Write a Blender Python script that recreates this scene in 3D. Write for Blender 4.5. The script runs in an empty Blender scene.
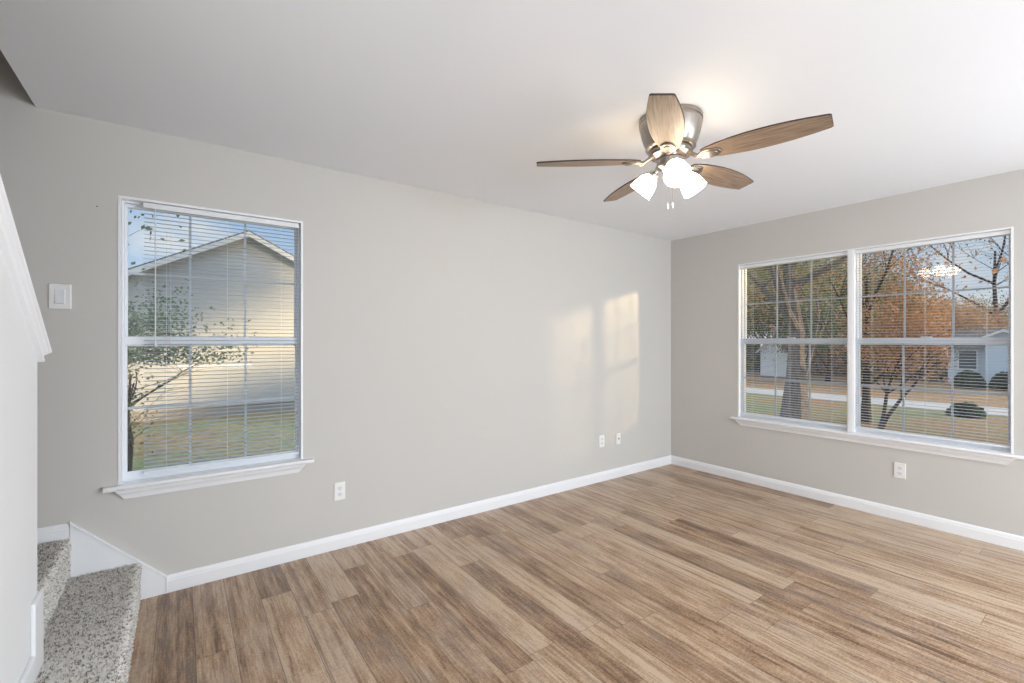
import bpy, bmesh, math, random
import numpy as np
from mathutils import Vector, Matrix
S = bpy.context.scene
COL = S.collection
# ------------------------------------------------------------------ camera
cam = bpy.data.cameras.new('camera'); cam.sensor_width = 36.0; cam.lens = 459.5 / 1024 * 36
cam.clip_start = 0.02; cam.clip_end = 400
camo = bpy.data.objects.new('camera', cam); COL.objects.link(camo)
camo.location = (0, 0, 1.337); camo.rotation_euler = (math.radians(90), 0, math.radians(-35.85))
S.camera = camo
S.view_settings.view_transform = 'Standard'; S.view_settings.look = 'None'
S.view_settings.exposure = -0.07; S.view_settings.gamma = 1.0
try: S.view_settings.use_curve_mapping = False
except Exception: pass
S.cycles.max_bounces = 10; S.cycles.diffuse_bounces = 5; S.cycles.transparent_max_bounces = 16
S.cycles.sample_clamp_indirect = 6
S.cycles.use_denoising = True
# ------------------------------------------------------------------ node helpers
def new_mat(name):
    m = bpy.data.materials.new(name); m.use_nodes = True
    nt = m.node_tree
    return m, nt, nt.nodes['Principled BSDF']
def N(nt, t, **kw):
    n = nt.nodes.new(t)
    for k, v in kw.items():
        if k in n.inputs.keys(): n.inputs[k].default_value = v
        else: setattr(n, k, v)
    return n
def L(nt, a, b): nt.links.new(a, b)
def math_n(nt, op, a, b=None, c=None):
    n = nt.nodes.new('ShaderNodeMath'); n.operation = op
    for i, v in enumerate((a, b, c)):
        if v is None: continue
        if hasattr(v, 'links'): nt.links.new(v, n.inputs[i])
        else: n.inputs[i].default_value = v
    return n.outputs[0]
def ramp(nt, fac, stops):
    r = nt.nodes.new('ShaderNodeValToRGB'); e = r.color_ramp.elements
    while len(e) < len(stops): e.new(0.5)
    for i, (p, c) in enumerate(stops):
        e[i].position = p; e[i].color = (*c, 1)
    nt.links.new(fac, r.inputs[0]); return r.outputs[0]
def mix_col(nt, fac, a, b, mode='MIX'):
    n = nt.nodes.new('ShaderNodeMix'); n.data_type = 'RGBA'; n.blend_type = mode
    for sock, v in ((n.inputs['Factor'], fac), (n.inputs[6], a), (n.inputs[7], b)):
        if hasattr(v, 'links'): nt.links.new(v, sock)
        elif isinstance(v, tuple): sock.default_value = (*v, 1)
        else: sock.default_value = v
    return n.outputs[2]
def bump(nt, bsdf, h, strength, dist=0.01):
    b = nt.nodes.new('ShaderNodeBump'); b.inputs['Strength'].default_value = strength; b.inputs['Distance'].default_value = dist
    nt.links.new(h, b.inputs['Height']); nt.links.new(b.outputs[0], bsdf.inputs['Normal'])
# ------------------------------------------------------------------ world sky
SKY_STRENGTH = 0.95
w = bpy.data.worlds.new('sky'); S.world = w; w.use_nodes = True
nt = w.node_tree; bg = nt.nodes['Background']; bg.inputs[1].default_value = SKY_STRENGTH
tc = N(nt, 'ShaderNodeTexCoord'); sp = N(nt, 'ShaderNodeSeparateXYZ'); L(nt, tc.outputs['Generated'], sp.inputs[0])
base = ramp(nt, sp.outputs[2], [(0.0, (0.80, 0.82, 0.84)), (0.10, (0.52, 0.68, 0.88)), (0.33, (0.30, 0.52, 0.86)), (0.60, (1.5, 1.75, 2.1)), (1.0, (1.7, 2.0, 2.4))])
mp = N(nt, 'ShaderNodeMapping'); mp.inputs['Scale'].default_value = (1, 1, 2.6); L(nt, tc.outputs['Generated'], mp.inputs[0])
nz = N(nt, 'ShaderNodeTexNoise', Scale=3.2, Detail=7.0, Roughness=0.58); L(nt, mp.outputs[0], nz.inputs['Vector'])
cl = ramp(nt, nz.outputs['Fac'], [(0.54, (0, 0, 0)), (0.72, (1, 1, 1))])
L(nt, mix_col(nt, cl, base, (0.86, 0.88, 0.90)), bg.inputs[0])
# ------------------------------------------------------------------ sun and added room fill
SUN_STRENGTH = 7.5
sun = bpy.data.lights.new('sun', 'SUN'); sun.energy = SUN_STRENGTH; sun.angle = math.radians(3.0); sun.color = (1.0, 0.74, 0.40)
suno = bpy.data.objects.new('sun', sun); COL.objects.link(suno)
sdir = Vector((-0.555, 0.767, -0.16)).normalized()
suno.rotation_euler = sdir.to_track_quat('-Z', 'Y').to_euler()
def area(name, loc, direction, sx, sy, power, color):
    l = bpy.data.lights.new(name, 'AREA'); l.shape = 'RECTANGLE'; l.size = sx; l.size_y = sy; l.energy = power; l.color = color
    o = bpy.data.objects.new(name, l); COL.objects.link(o); o.location = loc
    o.rotation_euler = Vector(direction).to_track_quat('-Z', 'Y').to_euler(); return o
# added cool fill lights at the back and side, no openings behind them
area('back_fill_light', (3.0, -2.93, 1.25), (0, 1, 0.12), 2.3, 2.1, 180, (0.80, 0.90, 1.0))
area('side_fill_light', (4.30, -1.6, 1.4), (-1, 0, 0), 1.8, 1.5, 42, (0.80, 0.90, 1.0))
# added overhead fill behind the camera, without any fixture
area('overhead_fill_light', (3.1, -1.9, 2.40), (0, 0, -1), 1.2, 0.6, 22, (0.95, 0.97, 1.0))
# added upward fill behind the camera to brighten the ceiling, without any lamp
area('upward_fill_light', (0.4, -1.2, 1.0), (0, 0, 1), 0.9, 0.9, 20, (0.86, 0.92, 1.0))
# added dim fill above the stairs, its source unseen
area('stairwell_fill_light', (-1.0, 0.9, 4.75), (0, 0, -1), 0.6, 0.6, 1.2, (1.0, 0.90, 0.80))
# ------------------------------------------------------------------ mesh builder
class MB:
    def __init__(s): s.v = []; s.f = []
    def add(s, vs, fs):
        o = len(s.v); s.v += [tuple(p) for p in vs]; s.f += [tuple(i + o for i in f) for f in fs]
    def box(s, x0, y0, z0, x1, y1, z1):
        s.add([(x0,y0,z0),(x1,y0,z0),(x1,y1,z0),(x0,y1,z0),(x0,y0,z1),(x1,y0,z1),(x1,y1,z1),(x0,y1,z1)],
              [(0,3,2,1),(4,5,6,7),(0,1,5,4),(1,2,6,5),(2,3,7,6),(3,0,4,7)]); return s
    def prism(s, poly, axis, a, b):
        # poly: 2D points; axis: extrusion axis; remaining axes in xyz order
        def P(p, t):
            return {'x': (t, p[0], p[1]), 'y': (p[0], t, p[1]), 'z': (p[0], p[1], t)}[axis]
        n = len(poly)
        s.add([P(p, a) for p in poly] + [P(p, b) for p in poly],
              [tuple(range(n)), tuple(range(2*n-1, n-1, -1))] + [(i, i+n, (i+1) % n + n, (i+1) % n) for i in range(n)]); return s
    def lathe(s, prof, seg=32, M=None, cap=True):
        vs = []; fs = []
        for r, z in prof:
            for k in range(seg):
                a = 2*math.pi*k/seg; vs.append(Vector((r*math.cos(a), r*math.sin(a), z)))
        for i in range(len(prof)-1):
            for k in range(seg):
                fs.append((i*seg+k, i*seg+(k+1) % seg, (i+1)*seg+(k+1) % seg, (i+1)*seg+k))
        if cap:
            fs.append(tuple(range(seg))[::-1]); fs.append(tuple(range((len(prof)-1)*seg, len(prof)*seg)))
        if M is not None: vs = [M @ v for v in vs]
        s.add(vs, fs); return s
    def tube(s, pts, rad, seg=8):
        pts = [Vector(p) for p in pts]
        if not hasattr(rad, '__len__'): rad = [rad]*len(pts)
        vs = []; fs = []
        prev = None
        for i, p in enumerate(pts):
            d = (pts[min(i+1, len(pts)-1)] - pts[max(i-1, 0)]).normalized()
            if prev is None:
                u = d.orthogonal().normalized()
            else:
                u = (prev - d*prev.dot(d)).normalized()
            prev = u; v = d.cross(u)
            for k in range(seg):
                a = 2*math.pi*k/seg; vs.append(p + (u*math.cos(a) + v*math.sin(a))*rad[i])
        for i in range(len(pts)-1):
            for k in range(seg):
                fs.append((i*seg+k, i*seg+(k+1) % seg, (i+1)*seg+(k+1) % seg, (i+1)*seg+k))
        fs.append(tuple(range(seg))[::-1]); fs.append(tuple(range((len(pts)-1)*seg, len(pts)*seg)))
        s.add(vs, fs); return s
    def build(s, name, mat, parent=None, smooth=False, bevel=0, kind=None, recalc=True):
        me = bpy.data.meshes.new(name); me.from_pydata(s.v, [], s.f); me.update()
        if recalc:
            bm = bmesh.new(); bm.from_mesh(me); bmesh.ops.recalc_face_normals(bm, faces=bm.faces); bm.to_mesh(me); bm.free()
        if smooth:
            me.polygons.foreach_set('use_smooth', [True]*len(me.polygons))
            try: me.set_sharp_from_angle(angle=math.radians(35))
            except Exception: pass
        me.materials.append(mat)
        o = bpy.data.objects.new(name, me); COL.objects.link(o)
        if parent: o.parent = parent
        if bevel:
            m = o.modifiers.new('bevel', 'BEVEL'); m.width = bevel; m.segments = 2; m.limit_method = 'ANGLE'
        if kind: o['kind'] = kind
        return o
def np_mesh(name, verts, faces, mat, parent=None):
    """verts (n,3), faces (m,k) numpy"""
    me = bpy.data.meshes.new(name); n, k = faces.shape
    me.vertices.add(len(verts)); me.vertices.foreach_set('co', verts.astype(np.float32).ravel())
    me.loops.add(n*k); me.loops.foreach_set('vertex_index', faces.astype(np.int32).ravel())
    me.polygons.add(n); me.polygons.foreach_set('loop_start', np.arange(0, n*k, k, dtype=np.int32))
    me.update(calc_edges=True); me.validate(); me.materials.append(mat)
    o = bpy.data.objects.new(name, me); COL.objects.link(o)
    if parent: o.parent = parent
    return o
def thing(name, label, cat, loc=(0, 0, 0), rotz=0, group=None):
    o = bpy.data.objects.new(name, None); COL.objects.link(o); o.location = loc; o.rotation_euler = (0, 0, rotz)
    o.empty_display_size = 0.1; o['label'] = label; o['category'] = cat
    if group: o['group'] = group
    return o
def tag(o, label, cat, group=None, kind=None):
    o['label'] = label; o['category'] = cat
    if group: o['group'] = group
    if kind: o['kind'] = kind
    return o
def struct(o, label=None, cat=None):
    o['kind'] = 'structure'
    if label: o['label'] = label
    if cat: o['category'] = cat
    return o
# ------------------------------------------------------------------ materials
def paint(name, col, rough=0.8, bscale=220, bs=0.05, var=0.0):
    m, nt, b = new_mat(name)
    b.inputs['Base Color'].default_value = (*col, 1); b.inputs['Roughness'].default_value = rough
    tc = N(nt, 'ShaderNodeTexCoord')
    nz = N(nt, 'ShaderNodeTexNoise', Scale=bscale, Detail=2.0); L(nt, tc.outputs['Object'], nz.inputs['Vector'])
    bump(nt, b, nz.outputs['Fac'], bs, 0.002)
    if var:
        n2 = N(nt, 'ShaderNodeTexNoise', Scale=1.3, Detail=2.0); L(nt, tc.outputs['Object'], n2.inputs['Vector'])
        c = mix_col(nt, n2.outputs['Fac'], tuple(x*(1-var) for x in col), tuple(min(1, x*(1+var)) for x in col))
        L(nt, c, b.inputs['Base Color'])
    return m
M_WALL = paint('greige_wall_paint', (0.60, 0.580, 0.548), 0.75, 260, 0.08, 0.015)
M_CEIL = paint('white_ceiling_paint', (0.86, 0.88, 0.915), 0.85, 120, 0.12, 0.01)
M_TRIM = paint('white_trim_paint', (0.86, 0.865, 0.88), 0.35, 60, 0.01)
M_KNEE = paint('white_half_wall_paint', (0.86, 0.865, 0.87), 0.7, 260, 0.06)
M_VINYL = paint('white_vinyl', (0.84, 0.86, 0.90), 0.4, 60, 0.0)
M_BLIND = paint('white_blind_vinyl', (0.80, 0.82, 0.84), 0.45, 60, 0.0)
M_SLAT_SHADED = paint('shaded_slat_vinyl', (0.50, 0.53, 0.57), 0.5, 60, 0.0)  # same vinyl as the rails, darkened to put underside shade into the colour
M_GRID_DIMMED = paint('dimmed_muntin_vinyl', (0.56, 0.59, 0.64), 0.4, 60, 0.0)  # white vinyl greyed in colour to imitate the dimming behind the slats
M_CORD = paint('blind_cord', (0.75, 0.75, 0.73), 0.8, 60, 0.0)
M_PLATE = paint('white_plastic_plate', (0.85, 0.84, 0.82), 0.3, 60, 0.0)
M_SLOT = paint('dark_slot', (0.06, 0.055, 0.05), 0.6, 60, 0.0)
M_PLATE2 = paint('white_plastic_rocker', (0.80, 0.81, 0.84), 0.25, 60, 0.0)

def floor_mat():
    m, nt, b = new_mat('oak_vinyl_planks')
    W, LEN = 0.1435, 1.22
    tc = N(nt, 'ShaderNodeTexCoord'); sp = N(nt, 'ShaderNodeSeparateXYZ'); L(nt, tc.outputs['Object'], sp.inputs[0])
    X = math_n(nt, 'ADD', sp.outputs[0], 0.09); Y = sp.outputs[1]
    u = math_n(nt, 'DIVIDE', X, W); i = math_n(nt, 'FLOOR', u); fu = math_n(nt, 'SUBTRACT', u, i)
    wn = N(nt, 'ShaderNodeTexWhiteNoise', noise_dimensions='1D'); L(nt, i, wn.inputs['W'])
    v = math_n(nt, 'ADD', math_n(nt, 'DIVIDE', Y, LEN), math_n(nt, 'MULTIPLY', wn.outputs['Value'], 7.3))
    j = math_n(nt, 'FLOOR', v); fv = math_n(nt, 'SUBTRACT', v, j)
    cmb = N(nt, 'ShaderNodeCombineXYZ'); L(nt, i, cmb.inputs[0]); L(nt, j, cmb.inputs[1])
    wr = N(nt, 'ShaderNodeTexWhiteNoise', noise_dimensions='2D'); L(nt, cmb.outputs[0], wr.inputs['Vector'])
    rnd = wr.outputs['Value']
    # grain coordinates, shifted per plank
    c2 = N(nt, 'ShaderNodeCombineXYZ')
    L(nt, X, c2.inputs[0]); L(nt, math_n(nt, 'ADD', Y, math_n(nt, 'MULTIPLY', rnd, 37.0)), c2.inputs[1]); L(nt, math_n(nt, 'MULTIPLY', rnd, 11.0), c2.inputs[2])
    def noise(sx, sy, detail, rough=0.6, dist=0.0):
        mp = N(nt, 'ShaderNodeMapping'); mp.inputs['Scale'].default_value = (sx, sy, 1); L(nt, c2.outputs[0], mp.inputs[0])
        n = N(nt, 'ShaderNodeTexNoise', Scale=1.0, Detail=detail, Roughness=rough, Distortion=dist); L(nt, mp.outputs[0], n.inputs['Vector']); return n.outputs['Fac']
    streak = noise(34, 0.5, 2, 0.5, 0.15)       # broad streaks along the plank
    grain = noise(150, 9, 4, 0.7, 0.3)           # fine grain
    blot = noise(5, 2.2, 3)
    cross = noise(80, 125, 2, 0.6); dark = noise(42, 0.55, 2, 0.5, 0.2)               # cross saw marks
    mp = N(nt, 'ShaderNodeMapping'); mp.inputs['Scale'].default_value = (15, 0.8, 1); L(nt, c2.outputs[0], mp.inputs[0])
    wv = N(nt, 'ShaderNodeTexWave', wave_type='RINGS', Scale=1.1, Distortion=7.0, Detail=3.0); wv.inputs['Detail Scale'].default_value = 1.4
    L(nt, mp.outputs[0], wv.inputs['Vector'])
    t = math_n(nt, 'ADD', math_n(nt, 'MULTIPLY', streak, 0.62), math_n(nt, 'MULTIPLY', grain, 0.80))
    t = math_n(nt, 'ADD', t, math_n(nt, 'MULTIPLY', math_n(nt, 'SUBTRACT', rnd, 0.5), 0.25))
    t = math_n(nt, 'ADD', t, math_n(nt, 'MULTIPLY', math_n(nt, 'SUBTRACT', wv.outputs['Fac'], 0.5), 0.09))
    t = math_n(nt, 'ADD', t, math_n(nt, 'MULTIPLY', math_n(nt, 'SUBTRACT', cross, 0.5), 0.42))
    t = math_n(nt, 'SUBTRACT', t, 0.172)
    col = ramp(nt, t, [(0.28, (0.13, 0.070, 0.036)), (0.43, (0.30, 0.175, 0.095)), (0.55, (0.425, 0.275, 0.165)), (0.72, (0.57, 0.43, 0.30))])
    dk = ramp(nt, dark, [(0.60, (0, 0, 0)), (0.70, (0.62, 0.62, 0.62))])
    col = mix_col(nt, dk, col, (0.17, 0.105, 0.065))
    g = ramp(nt, blot, [(0.45, (0, 0, 0)), (0.68, (0.25, 0.25, 0.25))])
    col = mix_col(nt, g, col, (0.42, 0.37, 0.33))
    # joints
    eu = math_n(nt, 'MINIMUM', fu, math_n(nt, 'SUBTRACT', 1.0, fu)); ev = math_n(nt, 'MINIMUM', fv, math_n(nt, 'SUBTRACT', 1.0, fv))
    ju = math_n(nt, 'LESS_THAN', eu, 0.013); jv = math_n(nt, 'LESS_THAN', ev, 0.0012)
    jj = math_n(nt, 'MAXIMUM', ju, jv)
    col = mix_col(nt, math_n(nt, 'MULTIPLY', jj, 0.65), col, (0.09, 0.06, 0.04))
    L(nt, col, b.inputs['Base Color'])
    L(nt, math_n(nt, 'ADD', 0.36, math_n(nt, 'MULTIPLY', grain, 0.14)), b.inputs['Roughness'])
    b.inputs['Specular IOR Level'].default_value = 0.6; b.inputs['Coat Weight'].default_value = 0.25; b.inputs['Coat Roughness'].default_value = 0.32
    h = math_n(nt, 'SUBTRACT', math_n(nt, 'MULTIPLY', grain, 0.5), jj); bump(nt, b, h, 0.12, 0.002)
    return m
M_FLOOR = floor_mat()
def carpet_mat():
    m, nt, b = new_mat('speckled_carpet')
    tc = N(nt, 'ShaderNodeTexCoord')
    vz = N(nt, 'ShaderNodeTexVoronoi', Scale=130.0); L(nt, tc.outputs['Object'], vz.inputs['Vector'])
    nz = N(nt, 'ShaderNodeTexNoise', Scale=90.0, Detail=2.0); L(nt, tc.outputs['Object'], nz.inputs['Vector'])
    sp = N(nt, 'ShaderNodeSeparateColor'); L(nt, vz.outputs['Color'], sp.inputs[0])
    t = math_n(nt, 'ADD', math_n(nt, 'MULTIPLY', sp.outputs[0], 0.6), math_n(nt, 'MULTIPLY', nz.outputs['Fac'], 0.4))
    c = ramp(nt, t, [(0.24, (0.24, 0.205, 0.17)), (0.36, (0.72, 0.67, 0.61)), (0.52, (0.93, 0.89, 0.83)), (0.80, (1.0, 0.98, 0.95))])
    L(nt, c, b.inputs['Base Color']); b.inputs['Roughness'].default_value = 1.0; b.inputs['Specular IOR Level'].default_value = 0.1
    return m
M_CARPET = carpet_mat()
def glass_mat():
    m = bpy.data.materials.new('window_glass'); m.use_nodes = True; nt = m.node_tree; nt.nodes.clear()
    out = N(nt, 'ShaderNodeOutputMaterial'); lw = N(nt, 'ShaderNodeLayerWeight'); lw.inputs['Blend'].default_value = 0.5
    f = math_n(nt, 'ADD', 0.06, math_n(nt, 'MULTIPLY', math_n(nt, 'POWER', lw.outputs['Facing'], 5.0), 0.94))
    tr = N(nt, 'ShaderNodeBsdfTransparent'); tr.inputs[0].default_value = (0.96, 0.98, 0.97, 1)
    gl = N(nt, 'ShaderNodeBsdfGlossy'); gl.inputs['Roughness'].default_value = 0.0
    mx = N(nt, 'ShaderNodeMixShader'); L(nt, f, mx.inputs[0]); L(nt, tr.outputs[0], mx.inputs[1]); L(nt, gl.outputs[0], mx.inputs[2]); L(nt, mx.outputs[0], out.inputs[0])
    return m
M_GLASS = glass_mat()
# ------------------------------------------------------------------ room shell
YL, XR, CEIL = 3.064, 4.365, 2.44
T = 0.15
OX = -0.55      # edge of the stairwell opening in the ceiling
wz0, wz1 = 0.60, 2.08
W1 = (-0.255, 0.617)
RY = (0.508, 1.387, 1.407, 2.318)
mb = MB()
for z0, z1, xs in ((-0.6, wz0, ((-1.6, XR+T),)), (wz0, wz1, ((-1.6, W1[0]), (W1[1], XR+T))), (wz1, 5.0, ((-1.6, XR+T),))):
    for a, b_ in xs: mb.box(a, YL, z0, b_, YL+T, z1)
struct(mb.build('wall_left', M_WALL))
mb = MB()
for z0, z1, ys in ((-0.6, wz0, ((-3.15, YL),)), (wz0, wz1, ((-3.15, RY[0]), (RY[1], RY[2]), (RY[3], YL))), (wz1, 5.0, ((-3.15, YL),))):
    for a, b_ in ys: mb.box(XR, a, z0, XR+T, b_, z1)
struct(mb.build('wall_right', M_WALL))
struct(MB().box(-1.6, -3.15, -0.6, XR, -3.0, 5.0).build('wall_back', M_WALL))
struct(MB().box(-1.6, -3.0, -0.6, -1.45, YL, 5.0).build('wall_stairwell', M_WALL))
struct(MB().box(-1.45, -3.0, -0.25, XR, YL, 0.0).build('floor', M_FLOOR))
mb = MB().box(OX, -3.0, CEIL, XR, YL, CEIL+0.28); mb.box(-1.45, -3.0, CEIL, OX, -0.6, CEIL+0.28)
struct(mb.build('ceiling', M_CEIL))
struct(MB().box(-1.7, -3.25, 5.0, XR+T+0.1, YL+T+0.1, 5.1).build('ceiling_upper', M_CEIL))
# half wall beside the stairs
SL = 0.79; KY = 2.295; KX0, KX1 = -0.521, -0.408
def capz(y): return 1.264 + (KY + 0.012 - y) * SL
yT = KY + 0.012 - (CEIL - 0.002 - 1.29) / SL
knee = [(-3.0, 0.001), (KY, 0.001), (KY, capz(KY)+0.02), (yT, CEIL-0.002), (-3.0, CEIL-0.002)]
struct(MB().prism(knee, 'x', KX0, KX1).build('wall_half', M_KNEE))
# sloped cap with its moulding
prof = [(0, 0), (0.010, 0.0), (0.012, 0.006), (0.010, 0.012), (0.005, 0.015), (0.005, 0.024), (0.009, 0.030), (0.016, 0.034), (0.018, 0.038), (0.024, 0.040), (0.026, 0.046), (0.024, 0.054), (0.020, 0.056)]
Wk = KX1 - KX0
poly = [(KX1 + 0.005 + a, b_) for a, b_ in prof] + [(KX0 - 0.005 - a, b_) for a, b_ in reversed(prof)]
c, s_ = math.cos(math.atan(SL)), math.sin(math.atan(SL))
n = len(poly); vs = []
LEN = 1.86
for t in (0.0, LEN):
    for a, b_ in poly:
        vs.append((a, KY + 0.012 - t*c + b_*s_, 1.264 + t*s_ + b_*c))
mb = MB(); mb.add(vs, [tuple(range(n)), tuple(range(2*n-1, n-1, -1))] + [(i, i+n, (i+1) % n+n, (i+1) % n) for i in range(n)])
# trim run up the slope, cut off at the ceiling
o = mb.build('trim_1', M_TRIM)
bm = bmesh.new(); bm.from_mesh(o.data)
r = bmesh.ops.bisect_plane(bm, geom=bm.verts[:]+bm.edges[:]+bm.faces[:], plane_co=(0, 0, CEIL-0.002), plane_no=(0, 0, 1), clear_outer=True)
bmesh.ops.holes_fill(bm, edges=[e for e in bm.edges if e.is_boundary]); bm.to_mesh(o.data); bm.free()
struct(o)
# ------------------------------------------------------------------ baseboards and skirt boards
bprof = [(0, 0), (0.014, 0), (0.014, 0.062), (0.011, 0.068), (0.011, 0.074), (0.007, 0.084), (0.003, 0.090), (0, 0.090)]
SKX = -0.059
struct(MB().prism([(YL - a, b_+0.001) for a, b_ in bprof], 'x', SKX+0.0005, XR-0.0005).build('baseboard_left', M_TRIM))
struct(MB().prism([(XR - a, b_+0.001) for a, b_ in bprof], 'y', -2.999, YL-0.001).build('baseboard_right', M_TRIM))
# skirt board of the stair on the left wall, with a bead along its top
sk = [(-0.432, 0.001), (SKX, 0.001), (SKX, 0.087), (-0.432, 0.457)]
mb = MB().prism(sk, 'y', YL-0.016, YL-0.0005)
dx, dz = SKX+0.432, 0.087-0.457; ln = math.hypot(dx, dz); nx, nz_ = -dz/ln, dx/ln
for (e0, e1, yb) in ((0.0, 0.007, YL-0.021),):
    mb.prism([(-0.432, 0.457-0.003), (SKX, 0.087-0.003), (SKX+0.002, 0.087+0.006), (-0.432, 0.457+0.007)], 'y', yb, YL-0.0005)
mb.box(SKX-0.001, YL-0.020, 0.001, SKX+0.006, YL-0.0005, 0.088)
struct(mb.build('trim_2', M_TRIM, bevel=0.0015))
LZ = 0.382; SZ = 0.192
struct(MB().prism([(YL - a, b_*0.83+LZ) for a, b_ in bprof], 'x', -1.449, -0.433).build('baseboard_landing', M_TRIM))
# skirting that steps down along the half wall
o = struct(MB().prism([(1.5, SZ-0.01), (KY+0.014, SZ-0.01), (KY+0.014, 0.452), (2.195, 0.452), (2.195, 0.278), (1.5, 0.278)], 'x', KX1+0.0002, KX1+0.014).build('baseboard_half_wall', M_TRIM, bevel=0.004))
struct(MB().box(KX0-0.012, KY+0.0005, LZ-0.01, KX1+0.0002, KY+0.014, 0.452).build('baseboard_half_wall_end', M_TRIM, bevel=0.003))
# ------------------------------------------------------------------ stairs
st = thing('carpeted_stairs', 'speckled beige-grey carpeted stairs, two steps up to a landing', 'stairs', (0, 0, 0))
RX1, RX2 = -0.177, -0.440
def nose(x, z, y0):  # profile of a rounded carpeted step, toward +x
    return [(x+0.004, y0), (x+0.004, z-0.05), (x+0.010, z-0.030), (x+0.010, z-0.016), (x+0.004, z-0.005), (x-0.008, z)]
p1 = nose(RX1, SZ, 0.001) + [(RX2-0.05, SZ), (RX2-0.05, 0.001)]
MB().prism(p1, 'y', 1.35, YL-0.017).build('bottom_step', M_CARPET, st, smooth=True)
p2 = nose(RX2, LZ, SZ-0.03) + [(-1.448, LZ), (-1.448, SZ-0.03)]
MB().prism(p2, 'y', KY+0.0145, YL-0.017).build('landing', M_CARPET, st, smooth=True)
for k in range(8):
    y1 = 2.16 - k*0.245; z = LZ + 0.19*(k+1)
    MB().box(-1.448, y1-0.27, z-0.2, KX0-0.002, y1, z).build('upper_step', M_CARPET, st, bevel=0.015)
rng = np.random.default_rng(5)
def tufts(path, y0, y1, spacing):
    P = []; Nn = []
    for (a, b_) in zip(path[:-1], path[1:]):
        a = np.array(a); b_ = np.array(b_); l = np.linalg.norm(b_-a); d = (b_-a)/l; nn = np.array([d[1], -d[0]])
        cnt = max(1, int(l*(y1-y0)/spacing**2)); t = rng.random(cnt)[:, None]
        xz = a + (b_-a)*t; y = y0 + (y1-y0)*rng.random(cnt)
        P.append(np.stack([xz[:, 0], y, xz[:, 1]], 1)); Nn.append(np.tile([nn[0], 0, nn[1]], (cnt, 1)))
    return np.concatenate(P), np.concatenate(Nn)
def path_of(x, z, zlow, xend): return nose(x, z, zlow) + [(xend, z)]
A = tufts(path_of(RX1, SZ, 0.004, RX2), 1.36, YL-0.019, 0.0048)
B = tufts(path_of(RX2, LZ, SZ, -0.80), KY+0.02, YL-0.019, 0.0048)
P = np.concatenate([A[0], B[0]]); Nv = np.concatenate([A[1], B[1]])
n = len(P)
lean = Nv + rng.normal(0, 0.45, (n, 3)); lean /= np.linalg.norm(lean, axis=1)[:, None]
hgt = rng.uniform(0.007, 0.014, n)[:, None]; tip = P + lean*hgt
tip[:, 1] = np.minimum(tip[:, 1], YL-0.0165)
ref = np.where(np.abs(Nv[:, 2:3]) > 0.7, np.array([[1., 0, 0]]), np.array([[0, 0, 1.]]))
u = np.cross(Nv, ref); u /= np.linalg.norm(u, axis=1)[:, None]; v = np.cross(Nv, u)
ang = rng.uniform(0, 2*np.pi, n); vs = []
for k in range(3):
    a = ang + k*2*np.pi/3
    vs.append(P - Nv*0.002 + (u*np.cos(a)[:, None] + v*np.sin(a)[:, None])*0.0034)
vs.append(tip); V = np.stack(vs, 1).reshape(-1, 3)
i4 = np.arange(n)[:, None]*4
F = np.concatenate([i4 + np.array([[0, 1, 3]]), i4 + np.array([[1, 2, 3]]), i4 + np.array([[2, 0, 3]])])
o = np_mesh('carpet_pile', V, F, M_CARPET, st); o['kind'] = 'stuff'
# ------------------------------------------------------------------ windows
def window_unit(parent, x0, x1, jl=True, jr=True):
    z0, z1 = wz0, wz1; j = 0.012
    mb = MB()
    mb.box(x0, -0.003, z1-j, x1, 0.10, z1); mb.box(x0, 0.0, z0, x1, 0.10, z0+0.012)
    mb.box(x0, -0.003, z0+0.012, x0+j, 0.10, z1-j); mb.box(x1-j, -0.003, z0+0.012, x1, 0.10, z1-j)
    mb.build('jamb', M_TRIM, parent)
    mb = MB(); f = 0.009; a, b_ = x0+j, x1-j; c0, c1 = z0+0.012, z1-j
    mb.box(a, 0.042, c1-f, b_, 0.115, c1); mb.box(a, 0.042, c0, b_, 0.115, c0+f)
    mb.box(a, 0.042, c0+f, a+f, 0.115, c1-f); mb.box(b_-f, 0.042, c0+f, b_, 0.115, c1-f)
    mb.build('frame', M_VINYL, parent, bevel=0.002)
    zm = 1.337
    for nm, ya, yb, za, zb, rt, rb in (('upper_sash', 0.080, 0.108, zm-0.026, c1-f+0.002, 0.018, 0.044), ('lower_sash', 0.049, 0.077, c0+f-0.002, zm+0.026, 0.044, 0.034)):
        p, q = a+f-0.003, b_-f+0.003; s = 0.014
        mb = MB(); mb.box(p, ya, zb-rt, q, yb, zb); mb.box(p, ya, za, q, yb, za+rb)
        mb.box(p, ya, za+rb, p+s, yb, zb-rt); mb.box(q-s, ya, za+rb, q, yb, zb-rt)
        sash = mb.build(nm, M_VINYL, parent, bevel=0.002)
        mb = MB(); g0, g1 = p+s, q-s; h0, h1 = za+rb, zb-rt; ym = (ya+yb)/2
        for k in (1, 2):
            x = g0 + (g1-g0)*k/3; mb.box(x-0.006, ym+0.003, h0, x+0.006, ym+0.011, h1)
        zc = (h0+h1)/2
        for k in range(3):
            xa = g0 + (g1-g0)*k/3 + (0.006 if k else 0); xb = g0 + (g1-g0)*(k+1)/3 - (0.006 if k < 2 else 0)
            mb.box(xa, ym+0.003, zc-0.006, xb, ym+0.011, zc+0.006)
        mb.build('muntin_grid', M_GRID_DIMMED, sash)
        mb = MB(); mb.add([(g0, ym, h0), (g1, ym, h0), (g1, ym, h1), (g0, ym, h1)], [(0, 1, 2, 3)])
        mb.build('glass_pane', M_GLASS, sash, recalc=False)
        if nm == 'lower_sash':
            xc = (p+q)/2
            MB().box(xc-0.03, ya-0.010, zb-0.004, xc+0.03, ya+0.02, zb+0.010).build('sash_lock', M_VINYL, sash, bevel=0.003)
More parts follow.
